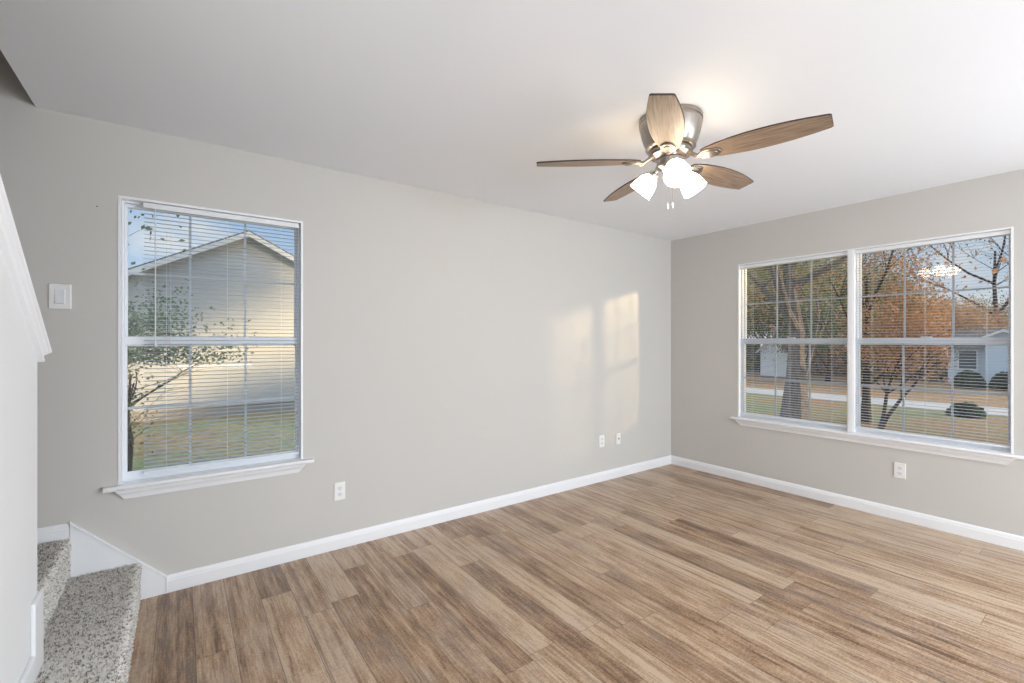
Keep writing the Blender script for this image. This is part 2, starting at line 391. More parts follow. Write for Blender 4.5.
def sill(parent, x0, x1):
    e = 0.055
    MB().prism([(0.05, wz0-0.012), (-0.038, wz0-0.012), (-0.043, wz0-0.006), (-0.043, wz0+0.004), (-0.038, wz0+0.010), (0.05, wz0+0.010)], 'x', x0, x1).build('window_sill', M_TRIM, parent)
    mb = MB(); mb.prism([(-0.0005, wz0-0.014), (-0.038, wz0-0.014), (-0.043, wz0-0.008), (-0.043, wz0+0.002), (-0.038, wz0+0.008), (-0.0005, wz0+0.008)], 'x', x0-e, x0)
    mb.prism([(-0.0005, wz0-0.014), (-0.038, wz0-0.014), (-0.043, wz0-0.008), (-0.043, wz0+0.002), (-0.038, wz0+0.008), (-0.0005, wz0+0.008)], 'x', x1, x1+e)
    mb.build('sill_horn', M_TRIM, parent)
    # apron with mitred ends
    a = x0-0.012; b_ = x1+0.012; h = 0.052; zt = wz0-0.014; y0 = -0.0005
    pr = [(0, -0.034), (-0.014, -0.030), (-0.030, -0.018), (-0.046, -0.013), (-h, -0.012)]
    vs = []
    for dz_, yy in pr: k = (dz_/h)*0.040; vs += [(a-k*0.9, yy, zt+dz_), (b_+k*0.9, yy, zt+dz_)]
    nn = len(vs)
    for dz_, yy in ((0, y0), (-h, y0)): k = (dz_/h)*0.040; vs += [(a-k*0.9, y0, zt+dz_), (b_+k*0.9, y0, zt+dz_)]
    fs = [(2*i, 2*i+1, 2*i+3, 2*i+2) for i in range(len(pr)-1)]
    fs += [(0, 1, nn+1, nn), (nn-2, nn-1, nn+3, nn+2), (nn, nn+1, nn+3, nn+2)]
    fs += [tuple([2*i for i in range(len(pr))] + [nn+2, nn]), tuple([2*i+1 for i in range(len(pr))] + [nn+3, nn+1])]
    mb = MB(); mb.add(vs, fs); mb.build('apron', M_TRIM, parent)
def win_root(name, loc, rz):
    o = bpy.data.objects.new(name, None); COL.objects.link(o); o.location = loc; o.rotation_euler = (0, 0, rz); o['kind'] = 'structure'; return o
w1 = win_root('window_1', (W1[0], YL, 0), 0)
window_unit(w1, 0, W1[1]-W1[0]); sill(w1, 0, W1[1]-W1[0])
w2 = win_root('window_2', (XR, RY[3], 0), -math.pi/2)
wid = RY[3]-RY[2]; off = RY[3]-RY[1]
window_unit(w2, 0, wid); window_unit(w2, off, RY[3]-RY[0]); sill(w2, 0, RY[3]-RY[0])
MB().box(wid-0.004, -0.006, wz0+0.011, off+0.004, -0.0005, wz1).build('mullion', M_TRIM, w2)
def blind(label, loc, rz, W, wand=None, cords=(0.13, 0.5, 0.87), group='white mini blinds hung in the windows', tilt=4, ztop=2.066):
    b = thing('window_blind', label, 'blind', loc, rz, group)
    y0 = 0.014
    MB().box(0, y0-0.002, ztop-0.028, W, y0+0.026, ztop).build('headrail', M_BLIND, b, bevel=0.002)
    zb = 0.640
    MB().box(0.002, y0, zb, W-0.002, y0+0.025, zb+0.014).build('bottom_rail', M_BLIND, b, bevel=0.003)
    mb = MB(); z = zb+0.036; pitch = 0.0215
    rr = random.Random(W)
    while z < ztop-0.036:
        t = math.radians(tilt + rr.uniform(-1.5, 1.5)); c_, s2 = math.cos(t), math.sin(t)
        pts = []
        for k in range(5):
            q = -0.0125 + 0.025*k/4; cr = 0.0016*(1-(q/0.0125)**2)
            pts.append((y0+0.0125 + q*c_ - cr*s2, z + q*s2 + cr*c_))
        top = [(a, b2+0.0006) for a, b2 in reversed(pts)]
        mb.prism(pts+top, 'x', 0.003, W-0.003); z += pitch
    mb.build('slats', M_SLAT_SHADED, b)
    mb = MB()
    for cx in cords:
        x = W*cx
        for yy in (y0-0.001, y0+0.026): mb.tube([(x, yy, zb+0.01), (x, yy, ztop-0.02)], 0.0007, 4)
        for s in (-1, 1): pass
    mb.build('ladder_cord', M_CORD, b)
    if wand:
        x = wand
        MB().tube([(x, y0-0.012, ztop-0.03), (x, y0-0.013, 1.34)], 0.0030, 6).build('tilt_wand', M_CORD, b, smooth=True)
        MB().tube([(x, y0-0.013, 1.341), (x, y0-0.013, 1.31)], [0.0035, 0.0055], 8).build('wand_tip', M_BLIND, b, smooth=True)
        mb = MB(); mb.tube([(x+0.065, y0-0.008, ztop-0.03), (x+0.065, y0-0.009, 1.352)], 0.0009, 4); mb.build('lift_cord', M_CORD, b)
        MB().tube([(x+0.065, y0-0.009, 1.36), (x+0.065, y0-0.009, 1.325)], [0.002, 0.005], 8).build('cord_tassel', M_BLIND, b, smooth=True)
    return b
blind('white mini blind hanging open in the single window near the stairs', (W1[0]+0.098, YL, 0), 0, 0.755, wand=0.052, tilt=5)
blind('white mini blind in the left half of the double window', (XR, RY[3]-0.014, 0), -math.pi/2, wid-0.028, tilt=3)
blind('white mini blind in the right half of the double window', (XR, RY[1]-0.014, 0), -math.pi/2, RY[1]-RY[0]-0.028, tilt=3)
# ------------------------------------------------------------------ wall plates
def outlet(label, loc, rz):
    o = thing('wall_outlet', label, 'outlet', loc, rz)
    MB().prism([(-0.035, -0.0575), (0.035, -0.0575), (0.035, 0.0575), (-0.035, 0.0575)], 'y', -0.0065, -0.0003).build('cover_plate', M_PLATE, o, bevel=0.003)
    for dz_ in (-0.0195, 0.0195):
        pr = []
        for k in range(20):
            a = 2*math.pi*k/20; pr.append((max(-0.0155, min(0.0155, 0.0172*math.cos(a))), dz_ + max(-0.0135, min(0.0135, 0.0172*math.sin(a)))))
        r = MB().prism(pr, 'y', -0.0082, -0.0060).build('receptacle', M_PLATE2, o)
        mb = MB(); mb.box(-0.0072, -0.0086, dz_-0.002, -0.0052, -0.0080, dz_+0.0065); mb.box(0.0052, -0.0086, dz_-0.002, 0.0070, -0.0080, dz_+0.006)
        mb.lathe([(0.0024, 0), (0.0024, 0.0006)], 10, Matrix.Translation((0, -0.0080, dz_-0.0075)) @ Matrix.Rotation(math.pi/2, 4, 'X')); mb.build('slot', M_SLOT, r)
    MB().lathe([(0.003, 0), (0.003, 0.001)], 12, Matrix.Translation((0, -0.0064, 0)) @ Matrix.Rotation(math.pi/2, 4, 'X')).build('screw', M_PLATE2, o)
    return o
outlet('white outlet on the long wall, just right of the single window', (0.837, YL, 0.370), 0)
outlet('white outlet on the long wall left of the cable plate, near the corner', (3.272, YL, 0.384), 0)
outlet('white outlet below the double window', (XR, 1.086, 0.372), -math.pi/2)
M_METAL = None
def metal(name, col, rough):
    m, nt, b = new_mat(name); b.inputs['Metallic'].default_value = 1.0; b.inputs['Roughness'].default_value = rough
    tc = N(nt, 'ShaderNodeTexCoord'); mp = N(nt, 'ShaderNodeMapping'); mp.inputs['Scale'].default_value = (70, 70, 2); L(nt, tc.outputs['Object'], mp.inputs[0])
    nz = N(nt, 'ShaderNodeTexNoise', Scale=1.0, Detail=3.0); L(nt, mp.outputs[0], nz.inputs['Vector'])
    L(nt, mix_col(nt, nz.outputs['Fac'], tuple(x*0.55 for x in col), col), b.inputs['Base Color']); return m
M_NICKEL = metal('brushed_nickel', (0.50, 0.45, 0.40), 0.30)
M_BRASS = metal('brass_connector', (0.55, 0.45, 0.30), 0.3)
o = thing('cable_plate', 'small white cable wall plate with round connector, nearest the corner', 'wall plate', (3.506, YL, 0.379), 0)
MB().box(-0.030, -0.0055, -0.055, 0.030, -0.0003, 0.055).build('cover_plate', M_PLATE, o, bevel=0.003)
MB().lathe([(0.0075, 0), (0.0075, 0.004), (0.0048, 0.0042), (0.0048, 0.011)], 12, Matrix.Translation((0, -0.0052, 0)) @ Matrix.Rotation(math.pi/2, 4, 'X')).build('connector', M_BRASS, o)
o = thing('light_switch', 'white rocker light switch left of the single window', 'switch', (-0.467, YL, 1.553), 0)
MB().box(-0.040, -0.007, -0.0605, 0.040, -0.0003, 0.0605).build('cover_plate', M_PLATE, o, bevel=0.004)
MB().box(-0.0185, -0.0085, -0.0355, 0.0185, -0.0060, 0.0355).build('rocker_frame', M_PLATE2, o, bevel=0.001)
MB().prism([(-0.0085, -0.033), (-0.0135, -0.033), (-0.0098, 0.0), (-0.0090, 0.033), (-0.0085, 0.033)], 'x', -0.0165, 0.0165).build('rocker', M_PLATE2, o, bevel=0.0006)
MB().lathe([(0.0025, 0), (0.0032, 0.0012), (0.001, 0.006)], 8, Matrix.Translation((-0.335, YL, 2.01)) @ Matrix.Rotation(math.pi/2, 4, 'X')).build('wall_nail', M_SLOT)
tag(bpy.data.objects['wall_nail'], 'tiny nail in the wall above the light switch, left of the window', 'nail')
# ------------------------------------------------------------------ ceiling fan
def blade_mat():
    m, nt, b = new_mat('fan_blade_wood')
    tc = N(nt, 'ShaderNodeTexCoord'); mp = N(nt, 'ShaderNodeMapping'); mp.inputs['Scale'].default_value = (7, 120, 3); L(nt, tc.outputs['Object'], mp.inputs[0])
    nz = N(nt, 'ShaderNodeTexNoise', Scale=1.0, Detail=5.0, Roughness=0.65, Distortion=0.4); L(nt, mp.outputs[0], nz.inputs['Vector'])
    c = ramp(nt, nz.outputs['Fac'], [(0.34, (0.16, 0.105, 0.070)), (0.50, (0.29, 0.205, 0.145)), (0.68, (0.42, 0.32, 0.235))])
    L(nt, c, b.inputs['Base Color']); b.inputs['Roughness'].default_value = 0.45; bump(nt, b, nz.outputs['Fac'], 0.1, 0.001)
    return m
M_BLADE = blade_mat(); M_EDGE = paint('blade_edge_wood', (0.045, 0.030, 0.022), 0.5, 60, 0.0)
SHADE_EMIT = 15.0
M_SHADE, nt, b = new_mat('frosted_shade_lit'); b.inputs['Base Color'].default_value = (0.95, 0.93, 0.90, 1)
b.inputs['Emission Color'].default_value = (1.0, 0.81, 0.58, 1); b.inputs['Emission Strength'].default_value = SHADE_EMIT
FX, FY = 1.970, 1.386
fan = thing('ceiling_fan', 'brushed nickel ceiling fan with five wooden blades and three lit glass shades', 'ceiling fan', (FX, FY, CEIL))
H = lambda z: z - CEIL
MB().lathe([(0.147, H(2.4395)), (0.150, H(2.434)), (0.150, H(2.420)), (0.145, H(2.417)), (0.145, H(2.409)), (0.149, H(2.405)), (0.147, H(2.395)), (0.139, H(2.36)), (0.128, H(2.325)), (0.117, H(2.302)), (0.119, H(2.298)), (0.119, H(2.292)), (0.110, H(2.286)), (0.095, H(2.284))], 48).build('motor_housing', M_NICKEL, fan, smooth=True)
MB().lathe([(0.085, H(2.285)), (0.102, H(2.281)), (0.105, H(2.268)), (0.098, H(2.256)), (0.078, H(2.250)), (0.070, H(2.240))], 40).build('flywheel', M_NICKEL, fan, smooth=True)
MB().lathe([(0.060, H(2.242)), (0.066, H(2.236)), (0.064, H(2.205)), (0.058, H(2.196)), (0.045, H(2.190)), (0.036, H(2.178)), (0.014, H(2.170)), (0.010, H(2.158)), (0.002, H(2.154))], 32).build('light_fitter', M_NICKEL, fan, smooth=True)
PH0 = 2.4538
ZB = H(2.228)
# outline: distance along blade, half width
OUT = [(0.150, 0.036), (0.175, 0.052), (0.22, 0.070), (0.28, 0.084), (0.34, 0.093), (0.40, 0.096), (0.46, 0.095), (0.52, 0.089), (0.58, 0.078), (0.63, 0.066), (0.652, 0.060), (0.660, 0.052)]
for k in range(5):
    a = PH0 - k*2*math.pi/5
    R = Matrix.Rotation(a, 4, 'Z') @ Matrix.Translation((0, 0, ZB)) @ Matrix.Rotation(math.radians(-11), 4, 'X')
    bl = bpy.data.objects.new('x', None)
    pts = [(x, w_*0.78) for x, w_ in OUT] + [(x, -w_*0.78) for x, w_ in reversed(OUT)]
    n = len(pts); th = 0.006
    bo = MB().prism([(x*0.9995 if 0 else x, y*0.985) for x, y in pts], 'z', -0.0005, th).build('blade', M_BLADE, fan)
    bo.matrix_local = R
    ed = MB()
    # dark edge band around the blade
    ring = []
    for (x, y) in pts: ring.append((x, y))
    vs = []
    for sc, zz in ((0.985, 0.0), (1.0, 0.0005), (1.0, th+0.0005), (0.985, th+0.001)):
        for x, y in ring: vs.append((x + (0.002 if (x > 0.65 and sc == 1.0) else 0), y*sc, zz))
    fs = []
    for q in range(3):
        for i in range(n): fs.append((q*n+i, q*n+(i+1) % n, (q+1)*n+(i+1) % n, (q+1)*n+i))
    ed.add(vs, fs); e = ed.build('blade_edge', M_EDGE, bo)
    br = MB()
    # bracket: arm plus teardrop medallion under the blade
    Pm = []
    med = [(0.135, 0.012), (0.150, 0.024), (0.170, 0.033), (0.195, 0.035), (0.215, 0.029), (0.232, 0.016), (0.238, 0.004)]
    med = med + [(x, -y) for x, y in reversed(med)]
    br.prism(med, 'z', -0.0095, -0.0010)
    br.prism([(0.145, 0.008), (0.165, 0.020), (0.195, 0.022), (0.215, 0.012), (0.222, 0), (0.215, -0.012), (0.195, -0.022), (0.165, -0.020), (0.145, -0.008)], 'z', -0.0130, -0.0090)
    br.tube([(0.075, 0, 0.034), (0.105, 0, 0.012), (0.130, 0, -0.004), (0.152, 0, -0.006)], [0.012, 0.011, 0.010, 0.013], 10)
    brk = br.build('blade_bracket', M_NICKEL, fan, smooth=True, bevel=0.0015); brk.matrix_local = R
# light kit: one shade toward the camera, the others at 120 degrees
a0 = math.atan2(FY, FX) + math.pi + math.radians(11)
for k in range(3):
    a = a0 + k*2*math.pi/3; d = Vector((math.cos(a), math.sin(a), 0))
    ax = (d*math.sin(math.radians(44)) + Vector((0, 0, -math.cos(math.radians(44))))).normalized()
    p0 = Vector((0, 0, H(2.205))) + d*0.045; p1 = p0 + d*0.022 + Vector((0, 0, -0.004)); p2 = p1 + ax*0.020
    arm = MB().tube([p0, p1, p2], [0.010, 0.009, 0.011], 10).build('lamp_arm', M_NICKEL, fan, smooth=True)
    Q = Matrix.Translation(p2) @ ax.to_track_quat('Z', 'Y').to_matrix().to_4x4()
    MB().lathe([(0.016, -0.004), (0.026, 0.0), (0.027, 0.016), (0.024, 0.020)], 24, Q).build('socket_cup', M_NICKEL, fan, smooth=True)
    MB().lathe([(0.024, 0.012), (0.031, 0.022), (0.045, 0.040), (0.053, 0.062), (0.057, 0.085), (0.059, 0.104), (0.062, 0.112), (0.058, 0.110), (0.053, 0.085), (0.049, 0.062), (0.041, 0.042), (0.022, 0.024)], 28, Q).build('glass_shade', M_SHADE, fan, smooth=True)
for dx_, dl in ((-0.012, 0.150), (0.012, 0.143)):
    rt_ = Vector((0.8105, -0.5857, 0))
    p = rt_*dx_
    mb = MB().tube([(p.x, p.y, H(2.17)), (p.x, p.y, H(2.17)-dl)], 0.0012, 5)
    ch = mb.build('pull_chain', M_NICKEL, fan)
    MB().lathe([(0.001, -0.030), (0.0045, -0.026), (0.0042, -0.008), (0.0015, 0)], 10, Matrix.Translation((p.x, p.y, H(2.17)-dl))).build('chain_fob', M_PLATE, ch, smooth=True)
# ================================================================== outdoors
def leaf_mat(name, c0, c1, c2, scale=1.5):
    m = bpy.data.materials.new(name); m.use_nodes = True; nt = m.node_tree; nt.nodes.clear()
    out = N(nt, 'ShaderNodeOutputMaterial'); tc = N(nt, 'ShaderNodeTexCoord'); oi = N(nt, 'ShaderNodeObjectInfo')
    nz = N(nt, 'ShaderNodeTexNoise', Scale=scale, Detail=6.0, Roughness=0.8)
    va = N(nt, 'ShaderNodeVectorMath'); va.operation = 'ADD'; L(nt, tc.outputs['Object'], va.inputs[0]); L(nt, oi.outputs['Random'], va.inputs[1]); L(nt, va.outputs[0], nz.inputs['Vector'])
    c = ramp(nt, nz.outputs['Fac'], [(0.32, c0), (0.50, c1), (0.68, c2)])
    di = N(nt, 'ShaderNodeBsdfDiffuse'); tr = N(nt, 'ShaderNodeBsdfTranslucent'); L(nt, c, di.inputs[0]); L(nt, c, tr.inputs[0])
    mx = N(nt, 'ShaderNodeMixShader'); mx.inputs[0].default_value = 0.4; L(nt, di.outputs[0], mx.inputs[1]); L(nt, tr.outputs[0], mx.inputs[2]); L(nt, mx.outputs[0], out.inputs[0])
    return m
M_ORANGE = leaf_mat('autumn_orange_leaves', (0.20, 0.12, 0.07), (0.45, 0.27, 0.15), (0.72, 0.50, 0.30))
M_GREEN = leaf_mat('green_leaves', (0.06, 0.09, 0.05), (0.15, 0.19, 0.10), (0.32, 0.34, 0.20))
M_YELLOW = leaf_mat('yellow_green_leaves', (0.12, 0.13, 0.07), (0.28, 0.27, 0.14), (0.50, 0.42, 0.22))
M_PINE = leaf_mat('dark_pine_needles', (0.02, 0.04, 0.025), (0.05, 0.09, 0.05), (0.12, 0.15, 0.09))
M_SAGE = leaf_mat('grey_green_leaves', (0.09, 0.13, 0.08), (0.21, 0.27, 0.17), (0.42, 0.48, 0.34), 3)
def bark_mat(name, c0, c1):
    m, nt, b = new_mat(name); tc = N(nt, 'ShaderNodeTexCoord'); mp = N(nt, 'ShaderNodeMapping'); mp.inputs['Scale'].default_value = (9, 9, 2); L(nt, tc.outputs['Object'], mp.inputs[0])
    nz = N(nt, 'ShaderNodeTexNoise', Scale=2.5, Detail=6.0, Roughness=0.7); L(nt, mp.outputs[0], nz.inputs['Vector'])
    L(nt, ramp(nt, nz.outputs['Fac'], [(0.35, c0), (0.65, c1)]), b.inputs['Base Color']); b.inputs['Roughness'].default_value = 0.95
    bump(nt, b, nz.outputs['Fac'], 0.6, 0.03); return m
M_BARK = bark_mat('grey_bark', (0.07, 0.06, 0.055), (0.24, 0.21, 0.19)); M_DBARK = bark_mat('dark_bark', (0.025, 0.02, 0.018), (0.09, 0.07, 0.06))
def make_tree(name, label, loc, h, r, spread, nleaf, leaf, lm, bm_, seed, group=None, clear=0.10, lean=(0, 0), depth=4, kids=3, clus=0.35, up=0.55, stems=1, cat='tree', rmax=None):
    rr = random.Random(seed); g = np.random.default_rng(seed)
    root = thing(name, label, cat, loc, 0, group)
    mb = MB(); tips = []
    def grow(p, d, l, rad, lev):
        pts = [p]; q = p.copy(); dd = d.copy(); n_ = 4
        for i in range(n_):
            dd = (dd + Vector((rr.gauss(0, .10), rr.gauss(0, .10), rr.gauss(0, .06)))).normalized(); q = q + dd*l/n_; pts.append(q.copy())
        rads = [rad*(1-0.72*i/n_) for i in range(n_+1)]
        if lev == 0: rads[0] *= 1.35
        mb.tube(pts, rads, 8 if lev < 2 else 4)
        if lev >= depth-2: tips.extend(pts[2:])
        if lev+1 < depth:
            for k in range(kids if lev else kids+2):
                t = rr.uniform(0.55, 1.0) if lev else rr.uniform(0.45, 1.0); s = pts[min(n_, int(t*n_))]
                az = rr.uniform(0, 2*math.pi); out = Vector((math.cos(az), math.sin(az), 0))
                nd = (dd*0.5 + out*spread*rr.uniform(.6, 1.2) + Vector((0, 0, up*rr.uniform(.2, 1)))).normalized()
                grow(s, nd, l*rr.uniform(.55, .75), rad*0.40, lev+1)
    for sidx in range(stems):
        ln = Vector((lean[0]+ (rr.uniform(-.35, .35) if stems > 1 else 0), lean[1]+(rr.uniform(-.35, .35) if stems > 1 else 0), 1)).normalized()
        grow(Vector((0.06*sidx, 0.04*sidx, -0.1)), ln, h*0.5, r, 0)
    mb.build('trunk', bm_, root, smooth=True)
    if nleaf:
        tp = np.array([tuple(t) for t in tips]); idx = g.integers(0, len(tp), nleaf)
        c_ = tp[idx] + g.normal(0, clus, (nleaf, 3)); c_ = c_[c_[:, 2] > h*clear]; nleaf = len(c_)
        if rmax: c_ = c_[(c_[:, 0]**2 + (c_[:, 1]+0.1)**2) < rmax**2]; nleaf = len(c_)
        a_ = g.normal(0, 1, (nleaf, 3)); a_ /= np.linalg.norm(a_, axis=1)[:, None]
        b2 = np.cross(a_, g.normal(0, 1, (nleaf, 3))); b2 /= np.linalg.norm(b2, axis=1)[:, None]
        sz = leaf*g.uniform(.6, 1.3, (nleaf, 1))
        V = np.stack([c_ - a_*sz*.5, c_ + b2*sz*.28, c_ + a_*sz*.5, c_ - b2*sz*.28], 1).reshape(-1, 3)
        F = np.arange(nleaf*4).reshape(-1, 4)
        np_mesh('foliage', V, F, lm, root)
    return root
def copy_tree(o, parent=None):
    c_ = o.copy(); COL.objects.link(c_)
    if parent: c_.parent = parent
    for ch in list(o.children): copy_tree(ch, c_)
    return c_
def gz(x):   # ground height: falls away from the house toward the road
    return -0.5 if x < 6 else (-0.5 - 0.5*(x-6)/7 if x < 13 else -1.0)
# ground
def ground_mat():
    m, nt, b = new_mat('lawn_with_leaves'); tc = N(nt, 'ShaderNodeTexCoord')
    n1 = N(nt, 'ShaderNodeTexNoise', Scale=0.35, Detail=5.0, Roughness=0.6); n2 = N(nt, 'ShaderNodeTexNoise', Scale=9.0, Detail=5.0, Roughness=0.8)
    L(nt, tc.outputs['Object'], n1.inputs['Vector']); L(nt, tc.outputs['Object'], n2.inputs['Vector'])
    gr = ramp(nt, n2.outputs['Fac'], [(0.35, (0.13, 0.16, 0.08)), (0.65, (0.30, 0.31, 0.17))])
    lf = ramp(nt, n2.outputs['Fac'], [(0.35, (0.16, 0.10, 0.06)), (0.55, (0.34, 0.22, 0.12)), (0.70, (0.55, 0.36, 0.18))])
    sp = N(nt, 'ShaderNodeSeparateXYZ'); L(nt, tc.outputs['Object'], sp.inputs[0])
    far = ramp(nt, math_n(nt, 'DIVIDE', math_n(nt, 'SUBTRACT', sp.outputs[0], 22), 4), [(0.0, (0, 0, 0)), (0.6, (0.30, 0.30, 0.30))])
    k = math_n(nt, 'ADD', n1.outputs['Fac'], far)
    L(nt, mix_col(nt, ramp(nt, k, [(0.42, (0, 0, 0)), (0.62, (1, 1, 1))]), gr, lf), b.inputs['Base Color'])
    b.inputs['Roughness'].default_value = 1.0; b.inputs['Specular IOR Level'].default_value = 0.1; return m
M_GROUND = ground_mat()
mb = MB(); xs = [-40, 6, 8, 10, 13, 90]
for a, b_ in zip(xs[:-1], xs[1:]): mb.prism([(a, gz(a)), (b_, gz(b_)), (b_, -2.5), (a, -2.5)], 'y', -40, 90)
o = struct(mb.build('ground', M_GROUND))
M_ROAD = paint('pale_concrete_road', (0.44, 0.43, 0.43), 0.9, 8, 0.1, 0.05)
o = struct(MB().box(20.8, -40, -1.2, 23.3, 90, -0.985).build('road', M_ROAD))
# neighbour house beyond the single window
def siding_mat(name, col, pitch=0.12):
    m, nt, b = new_mat(name); b.inputs['Roughness'].default_value = 0.6
    tc = N(nt, 'ShaderNodeTexCoord'); sp = N(nt, 'ShaderNodeSeparateXYZ'); L(nt, tc.outputs['Object'], sp.inputs[0])
    fr = math_n(nt, 'FRACT', math_n(nt, 'DIVIDE', sp.outputs[2], pitch))
    nz = N(nt, 'ShaderNodeTexNoise', Scale=1.2, Detail=3.0); L(nt, tc.outputs['Object'], nz.inputs['Vector'])
    c_ = mix_col(nt, nz.outputs['Fac'], tuple(x*.93 for x in col), col)
    L(nt, c_, b.inputs['Base Color'])
    bump(nt, b, math_n(nt, 'SUBTRACT', 1.0, fr), 1.0, 0.02); return m
M_SIDE = siding_mat('pale_grey_siding', (0.46, 0.46, 0.455)); M_SIDE2 = siding_mat('pale_blue_siding', (0.52, 0.60, 0.68)); M_SIDE3 = siding_mat('white_siding', (0.90, 0.92, 0.95))
M_ROOF = paint('grey_shingles', (0.16, 0.16, 0.17), 0.95, 15, 0.6, 0.2)
M_SOFFIT = paint('house_trim_paint', (0.74, 0.73, 0.72), 0.6, 60, 0.0)
M_FOUND = paint('foundation_concrete', (0.36, 0.34, 0.31), 0.95, 20, 0.3, 0.1)
M_DGLASS = paint('dark_house_glass', (0.10, 0.13, 0.16), 0.1, 60, 0.0)
def gable_house(name, label, loc, rz, W, D, eave, slope, side, found=0.25, over=0.22, wins=(), cat='house'):
    """local: gable front faces -y, ridge along +y, centred on x"""
    o = thing(name, label, cat, loc, rz)
    hp = eave + slope*W/2
    MB().prism([(-W/2, found), (W/2, found), (W/2, eave), (0, hp), (-W/2, eave)], 'y', 0, D).build('wall', side, o)
    MB().box(-W/2+0.03, 0.03, -0.3, W/2-0.03, D-0.03, found).build('foundation', M_FOUND, o)
    th = 0.10; ov = over
    mb = MB()
    for s in (-1, 1):
        mb.prism([(0, hp+0.02), (s*(W/2+ov), hp+0.02-slope*(W/2+ov)), (s*(W/2+ov), hp+0.02-slope*(W/2+ov)+th), (0, hp+0.02+th)], 'y', -ov, D+ov)
    mb.build('roof', M_ROOF, o)
    mb = MB()
    for s in (-1, 1):
        mb.prism([(0, hp-0.05), (s*(W/2+ov), hp-0.05-slope*(W/2+ov)), (s*(W/2+ov), hp+0.08-slope*(W/2+ov)), (0, hp+0.08)], 'y', -ov-0.025, -ov)
    mb.build('rake_board', M_SOFFIT, o)
    mb = MB()
    for s in (-1, 1):
        mb.prism([(0, hp+0.004), (s*(W/2+ov), hp+0.004-slope*(W/2+ov)), (s*(W/2+ov), hp+0.02-slope*(W/2+ov)), (0, hp+0.02)], 'y', -ov, 0.0)
    mb.build('soffit', M_SOFFIT, o)
    for (x0, z0, x1, z1) in wins:
        f = 0.07
        wo = MB().box(x0-f, -0.04, z0-f, x1+f, -0.001, z1+f).build('window', M_SOFFIT, o)
        MB().box(x0, -0.045, z0, x1, -0.0405, z1).build('pane', M_DGLASS, wo)
    return o
gable_house('neighbor_house', 'pale grey sided house with a wide gable, beyond the single window', (1.41, 13.5, -0.5), 0, 9.2, 9, 4.68-0.506*4.6-0.15, 0.506, M_SIDE, found=0.22)
# houses across the road
bh = gable_house('blue_house', 'pale blue sided house across the road, behind dark bushes', (37.5, -4.0, -1.0), 0, 7.0, 10.4, 2.15, 0.24, M_SIDE2, found=0.1, over=0.35)
wo = MB().box(-3.54, 9.22, 0.80, -3.50, 10.02, 1.90).build('window', M_SOFFIT, bh)
MB().box(-3.545, 9.29, 0.87, -3.541, 9.95, 1.83).build('pane', M_DGLASS, wo)
ph = gable_house('porch', 'porch', (32.9, 4.15, -1.0), -math.pi/2, 1.3, 1.2, 2.55, 0.5, M_SIDE2, found=0.1, over=0.15)
rel = Matrix.Translation(Vector(ph.location) - Vector(bh.location)) @ Matrix.Rotation(-math.pi/2, 4, 'Z')
for ch in list(ph.children): ch.name = 'porch_' + ch.name.split('.')[0]; ch.parent = bh; ch.matrix_local = rel
bpy.data.objects.remove(ph)
gable_house('garden_shed', 'small white gabled shed across the road, left of the thick trunk', (31.6, 14.4, -1.0), -math.pi/2, 1.7, 3.0, 1.75, 0.9, M_SIDE3, found=0.05, over=0.2, cat='shed')
gable_house('distant_house', 'low pale blue house behind the trees, right of the thick trunk', (40.0, 15.6, -1.0), -math.pi/2, 5.0, 6.0, 1.2, 0.28, M_SIDE2, found=0.05)
# bushes
def bush(label, loc, rx, ry, rz_, n_, leaf, mat, seed, group=None, name='bush'):
    g = np.random.default_rng(seed); o = thing(name, label, 'bush', loc, 0, group)
    mb = MB()
    for k in range(7):
        a = k*0.9; mb.tube([(0, 0, -0.05), (0.3*rx*math.cos(a), 0.3*ry*math.sin(a), 0.5*rz_), (0.6*rx*math.cos(a), 0.6*ry*math.sin(a), 0.9*rz_)], [0.025, 0.018, 0.006], 5)
    mb.build('stem', M_DBARK, o)
    d = g.normal(0, 1, (n_, 3)); d /= np.linalg.norm(d, axis=1)[:, None]; rad = g.uniform(0.72, 1.04, (n_, 1)); c_ = d*rad*np.array([rx, ry, rz_]); c_[:, 2] = np.abs(c_[:, 2])
    a_ = g.normal(0, 1, (n_, 3)); a_ /= np.linalg.norm(a_, axis=1)[:, None]; b2 = np.cross(a_, g.normal(0, 1, (n_, 3))); b2 /= np.linalg.norm(b2, axis=1)[:, None]
    sz = leaf*g.uniform(.6, 1.3, (n_, 1))
    V = np.stack([c_ - a_*sz*.5, c_ + b2*sz*.4, c_ + a_*sz*.5, c_ - b2*sz*.4], 1).reshape(-1, 3)
    np_mesh('foliage', V, np.arange(n_*4).reshape(-1, 4), mat, o); return o
bush('round dark bush before the blue house, the left one', (32.0, 5.25, -1.0), 0.5, 0.62, 0.85, 2600, 0.14, M_PINE, 21, 'dark bushes before the blue house')
bush('round dark bush before the blue house, the right one', (32.0, 3.95, -1.0), 0.5, 0.58, 0.85, 2600, 0.14, M_PINE, 22, 'dark bushes before the blue house')
bush('low dark spreading shrub beside the road', (19.9, 3.33, -1.0), 0.45, 0.45, 0.42, 1500, 0.08, M_PINE, 23)
